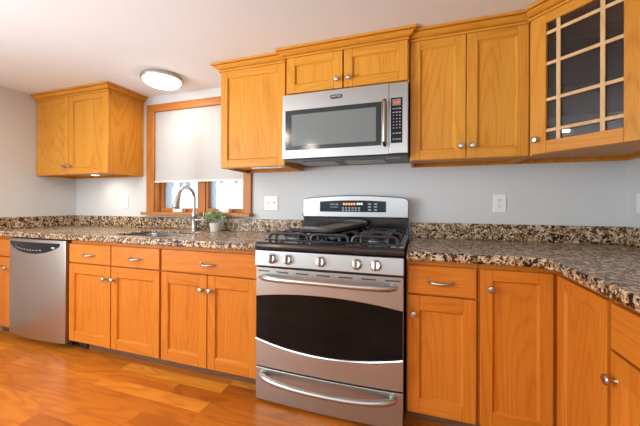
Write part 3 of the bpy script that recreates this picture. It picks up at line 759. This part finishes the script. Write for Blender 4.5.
# backguard
zg = lambda x: 1.072 + .022 * (1 - U(x) ** 2) - (.02 * max(0, (abs(U(x)) - .955) / .045) ** 2)
MB().box(.030, RWd - .004, -.062, -.026, .8425, .944).build('backguard_base', ENAMEL, t, bevel=.002)
UB2 = lambda x: (x - .392) / .362
zg = lambda x: 1.074 + .020 * (1 - UB2(x) ** 2) - .022 * max(0, (abs(UB2(x)) - .93) / .07) ** 2.2
bg = MB().curved(.030, .754, .944, zg, -.080, -.026, 48).build('backguard', ST, t, bevel=.006, smooth=True)
pn = MB().curved(.160, .612, .982, lambda x: 1.052 + .008 * (1 - ((x - .386) / .226) ** 2), -.083, -.079, 16).build('display_panel', PANEL, bg)
def key(x0, x1, z0, z1, m=KEYB): MB().box(x0, x1, -.0842, -.083, z0, z1).build('key', m, pn)
for k in range(6): key(.318 + k * .022, .332 + k * .022, 1.004, 1.013); key(.318 + k * .022, .332 + k * .022, .989, .998)
for k in range(2):
    for j in range(3): key(.495 + k * .04, .515 + k * .04, .992 + j * .019, 1.002 + j * .019)
key(.235, .262, 1.030, 1.036); key(.272, .292, 1.030, 1.036); key(.235, .292, 1.012, 1.016)
for k in range(5): MB().box(.325 + k * .018, .337 + k * .018, -.0842, -.083, 1.028, 1.042).build('digit', AMBER, pn)
for k in range(3): MB().box(.420 + k * .014, .430 + k * .014, -.0842, -.083, 1.030, 1.043).build('digit', PALE, pn)
MB().lathe([(.005, 0), (.005, .0015)], (.03, -.080, .958), (0, -1, 0), 12).build('emblem', SLOT, bg)

# griddle resting on the centre grate, handles front and back
t = thing('griddle', 'dark cast iron griddle lying across the middle of the cooktop', 'griddle', (.352, -.345, .8905), -.24)
t.rotation_euler = (.035, 0, -.24)
b = MB(); P = rrect(0, 0, .092, .215, .03, 5); b.prism(P, .0, .014)
b.build('plate', GRID, t, bevel=.003)
b = MB(); b.tube([(*p, .016) for p in P] + [(*P[0], .016)], .006, 8, caps=False); b.build('rim', IRON, t, smooth=True)
for s_h in (-1, 1):
    pts = []
    for k in range(13):
        a = PI * k / 12; pts.append((-.092 * math.cos(a), s_h * (.205 + .050 * math.sin(a) ** .6), .012 + .012 * math.sin(a)))
    MB().tube(pts, .0115, 10).build('handle', plain('grey_iron', (.09, .09, .095), .35), t, smooth=True)

# ------------------------------------------------------------------ microwave
MX, MZ = .011, 1.306; mw = .748; yf = -.378
t = thing('microwave', 'stainless steel over-the-range microwave with a dark door window', 'microwave', (MX, 0, MZ))
MB().box(0, mw, -.352, -.006, .0, .398).build('body', BLACKM, t, bevel=.003)
def Lx(x): return x - MX
def Lz(z): return z - MZ
b = MB()   # door front with an opening for the glass
zt0, zt1, g0, g1 = 1.312, 1.702, 1.362, 1.606; sx = .657
b.box(0, Lx(sx) - .0015, yf, -.353, Lz(g1), Lz(zt1)); b.box(0, Lx(sx) - .0015, yf, -.353, Lz(zt0), Lz(g0)); b.box(0, Lx(.030), yf, -.353, Lz(g0), Lz(g1)); b.box(Lx(.616), Lx(sx) - .0015, yf, -.353, Lz(g0), Lz(g1))
dr = b.build('door', ST, t)
MB().box(Lx(.030), Lx(.616), yf - .002, -.355, Lz(g0), Lz(g1)).build('glass_frame', MWFR, dr, bevel=.002)
MB().curved(Lx(.074), Lx(.586), Lz(1.386), Lz(1.577), yf - .0035, yf - .001, 6).build('window', MWGL, dr)
b = MB(); hx = Lx(.635)
b.tube([(hx, yf + .002, Lz(1.600)), (hx, yf - .022, Lz(1.602)), (hx, yf - .036, Lz(1.590)), (hx, yf - .036, Lz(1.48)), (hx, yf - .036, Lz(1.374)), (hx, yf - .022, Lz(1.362)), (hx, yf + .002, Lz(1.364))], [.010, .0115, .0125, .0125, .0125, .0115, .010], 14)
b.build('handle', plain('bronzed_steel', (.36, .31, .27), .25, 1.0), dr, smooth=True)
b = MB(); b.box(Lx(sx) + .0015, mw, yf, -.353, Lz(zt0), Lz(zt1)); cpn = b.build('control_column', ST, t, bevel=.004)
pn = MB().box(Lx(.667), Lx(.729), yf - .002, yf + .002, Lz(1.370), Lz(1.619)).build('keypad_panel', PANEL, cpn, bevel=.001)
MB().box(Lx(.674), Lx(.720), yf - .003, yf - .002, Lz(1.575), Lz(1.610)).build('display', LCD, pn)
for k in range(4): MB().box(Lx(.683) + k * .008, Lx(.688) + k * .008, yf - .0036, yf - .003, Lz(1.585), Lz(1.598)).build('digit', LED, pn)
for j, z in enumerate((1.555, 1.535, 1.518, 1.500, 1.483, 1.466, 1.449, 1.420, 1.388)):
    for k in range(3):
        w2 = .012 if j in (0, 1, 7, 8) else .007; xx = Lx(.680) + k * .0165
        MB().box(xx - w2 / 2 + .002, xx + w2 / 2 + .002, yf - .0028, yf - .002, Lz(z), Lz(z) + .006).build('key', KEY, pn)
bd = MB().prism([(Lx(.322), Lz(1.651)), (Lx(.388), Lz(1.651)), (Lx(.393), Lz(1.662)), (Lx(.388), Lz(1.673)), (Lx(.322), Lz(1.673)), (Lx(.317), Lz(1.662))], yf - .003, yf - .0002, 'y').build('badge', BADGE, dr, bevel=.001)
cu = bpy.data.curves.new('badge_letters', 'FONT'); cu.body = 'MAYTAG'; cu.size = .0145; cu.align_x = 'CENTER'; cu.align_y = 'CENTER'; cu.extrude = .0004
tmp = bpy.data.objects.new('tmp', cu); COL.objects.link(tmp)
bpy.context.view_layer.update()
me = bpy.data.meshes.new_from_object(tmp.evaluated_get(bpy.context.evaluated_depsgraph_get())); bpy.data.objects.remove(tmp)
me.materials.clear(); me.materials.append(BADGET)
for v in me.vertices: v.co = (v.co.x + Lx(.355), yf - .0035 + v.co.z * -1, v.co.y + Lz(1.662))
o = bpy.data.objects.new('badge_letters', me); COL.objects.link(o); o.parent = bd
# underside: grease filters and lamp lenses
FM = steel('filter_mesh', 'y', (.35, .33, .30), .45); FC = plain('frosted_cover', (.45, .46, .46), .3)
for x in (.06, .36): MB().box(x, x + .24, -.25, -.08, -.004, .0).build('grease_filter', FM, t)
for x in (.02, .62): MB().box(x, x + .08, -.32, -.27, -.005, 0).build('lamp_cover', FC, t)
MB().box(.01, mw - .01, -.360, -.335, -.010, .0).build('vent_strip', BLACKM, t)

# ------------------------------------------------------------------ switches and sockets
def plate(name, label, cat, loc, rz, w, h, kinds, group=None):
    t = thing(name, label, cat, loc, rz)
    MB().box(-w / 2, w / 2, -.006, -.0005, -h / 2, h / 2).build('cover_plate', WHITE, t, bevel=.0025)
    n = len(kinds)
    for i, k in enumerate(kinds):
        x = (i - (n - 1) / 2) * .046
        if k == 'rocker':
            b = MB(); b.box(x - .016, x + .016, -.0075, -.0055, -.033, .033); b.prism([(-.0075, -.028), (-.0105, .028), (-.0075, .030)], x - .013, x + .013, 'x'); b.build('rocker', WHITE, t, bevel=.001)
        elif k == 'toggle':
            b = MB(); b.box(x - .005, x + .005, -.0072, -.0055, -.012, .012); b.prism([(-.006, -.004), (-.016, .004), (-.016, .009), (-.006, .006)], x - .004, x + .004, 'x'); b.build('toggle', WHITE, t)
            for zz in (.03, -.03): MB().lathe([(.003, 0), (.003, .001)], (x, -.006, zz), (0, -1, 0), 10).build('screw', NICKEL, t)
        else:
            for s in (-1, 1):
                z = s * .0195
                so = MB().prism([(x + a_ * .0165, z + c_ * .0145) for a_, c_ in ((-1, -.5), (-.6, -1), (.6, -1), (1, -.5), (1, .5), (.6, 1), (-.6, 1), (-1, .5))], -.0075, -.0055, 'y').build('socket', WHITE, t, bevel=.0006)
                b = MB(); b.box(x - .0085, x - .006, -.0079, -.0074, z - .001, z + .008); b.box(x + .006, x + .0085, -.0079, -.0074, z - .001, z + .007); b.lathe([(.0026, 0), (.0026, .0005)], (x, -.0074, z - .007), (0, -1, 0), 10); b.build('slots', SLOT, so)
            MB().lathe([(.003, 0), (.003, .001)], (x, -.0058, 0), (0, -1, 0), 10).build('screw', NICKEL, t)
    return t
plate('light_switch', 'narrow white rocker switch under the left corner cabinet', 'light switch', (-1.750, 0, 1.048), 0, .072, .114, ['rocker'])
plate('light_switch', 'wide white double switch plate between the window and the range', 'light switch', (-.259, 0, 1.041), 0, .114, .110, ['toggle', 'toggle'])
plate('wall_outlet', 'white duplex outlet on the back wall right of the range', 'outlet', (1.279, 0, 1.041), 0, .070, .110, ['duplex'])
plate('light_switch', 'white switch plate on the right wall at the right edge', 'light switch', (RW, -.118, 1.043), -PI / 2, .072, .100, ['rocker'])

# ------------------------------------------------------------------ lamps
def spot(name, loc, energy, color, size, parent, angle=None):
    l = bpy.data.lights.new(name, 'AREA'); l.shape = 'DISK'; l.size = size; l.energy = energy; l.color = color
    o = bpy.data.objects.new(name, l); COL.objects.link(o); o.parent = parent; o.location = loc; return o
t = thing('ceiling_light', 'round flush-mount ceiling light with a lit glass bowl and nickel rim', 'ceiling light', (-1.02, -.30, CZ))
MB().lathe([(.142, -.001), (.147, -.012), (.143, -.028), (.134, -.031), (.05, -.02), (0, -.02)], seg=40).build('rim', NICKEL, t, smooth=True)
MB().lathe([(.132, -.030), (.125, -.044), (.107, -.058), (.077, -.068), (.04, -.073), (0, -.0745)], seg=40).build('glass_bowl', BOWL, t, smooth=True)
spot('bulb', (0, 0, -.085), 2.5, (1.0, .86, .68), .22, t)
t = thing('puck_light', 'small round lit puck light under the left corner cabinet', 'under-cabinet light', (-1.86, -.20, UB + .018))
MB().lathe([(.034, 0), (.034, -.012), (.030, -.016)], seg=24).build('housing', WHITE, t, smooth=True)
MB().lathe([(.029, -.0155), (.024, -.0175), (0, -.0185)], seg=24).build('lens', PUCK, t, smooth=True)
spot('bulb', (0, 0, -.022), .8, (1.0, .90, .76), .05, t)
t = thing('under_cabinet_light', 'slim white light bar under the single-door cabinet by the microwave', 'under-cabinet light', (-.11, -.282, UB + .018))
MB().box(-.15, .09, -.02, .02, -.022, 0).build('housing', WHITE, t, bevel=.003)
UL = plain('unlit_lens', (.75, .76, .75), .2)
for k in range(5): MB().box(-.135 + k * .045, -.105 + k * .045, -.014, .014, -.024, -.0215).build('lens', UL, t)
LABS = ['recessed ceiling lamp behind the camera, nearest the left wall', 'recessed ceiling lamp behind the camera, in the middle of the front row', 'recessed ceiling lamp near the right wall', 'recessed ceiling lamp by the left rear window', 'recessed ceiling lamp by the right rear window']
for (x, y), lab, pw in zip(CANS, LABS, CAN_POWER):
    t = thing('recessed_lamp', lab, 'ceiling light', (x, y, CZ), group='recessed ceiling lamps')
    MB().lathe([(.085, -.0005), (.085, -.006), (.062, -.008), (.060, -.001)], seg=28).build('trim_ring', WHITE, t, smooth=True)
    MB().lathe([(.059, -.001), (.055, -.004), (0, -.005)], seg=24).build('lens', CANL, t)
    spot('bulb', (0, 0, -.012), pw, (1.0, .87, .70), .11, t)
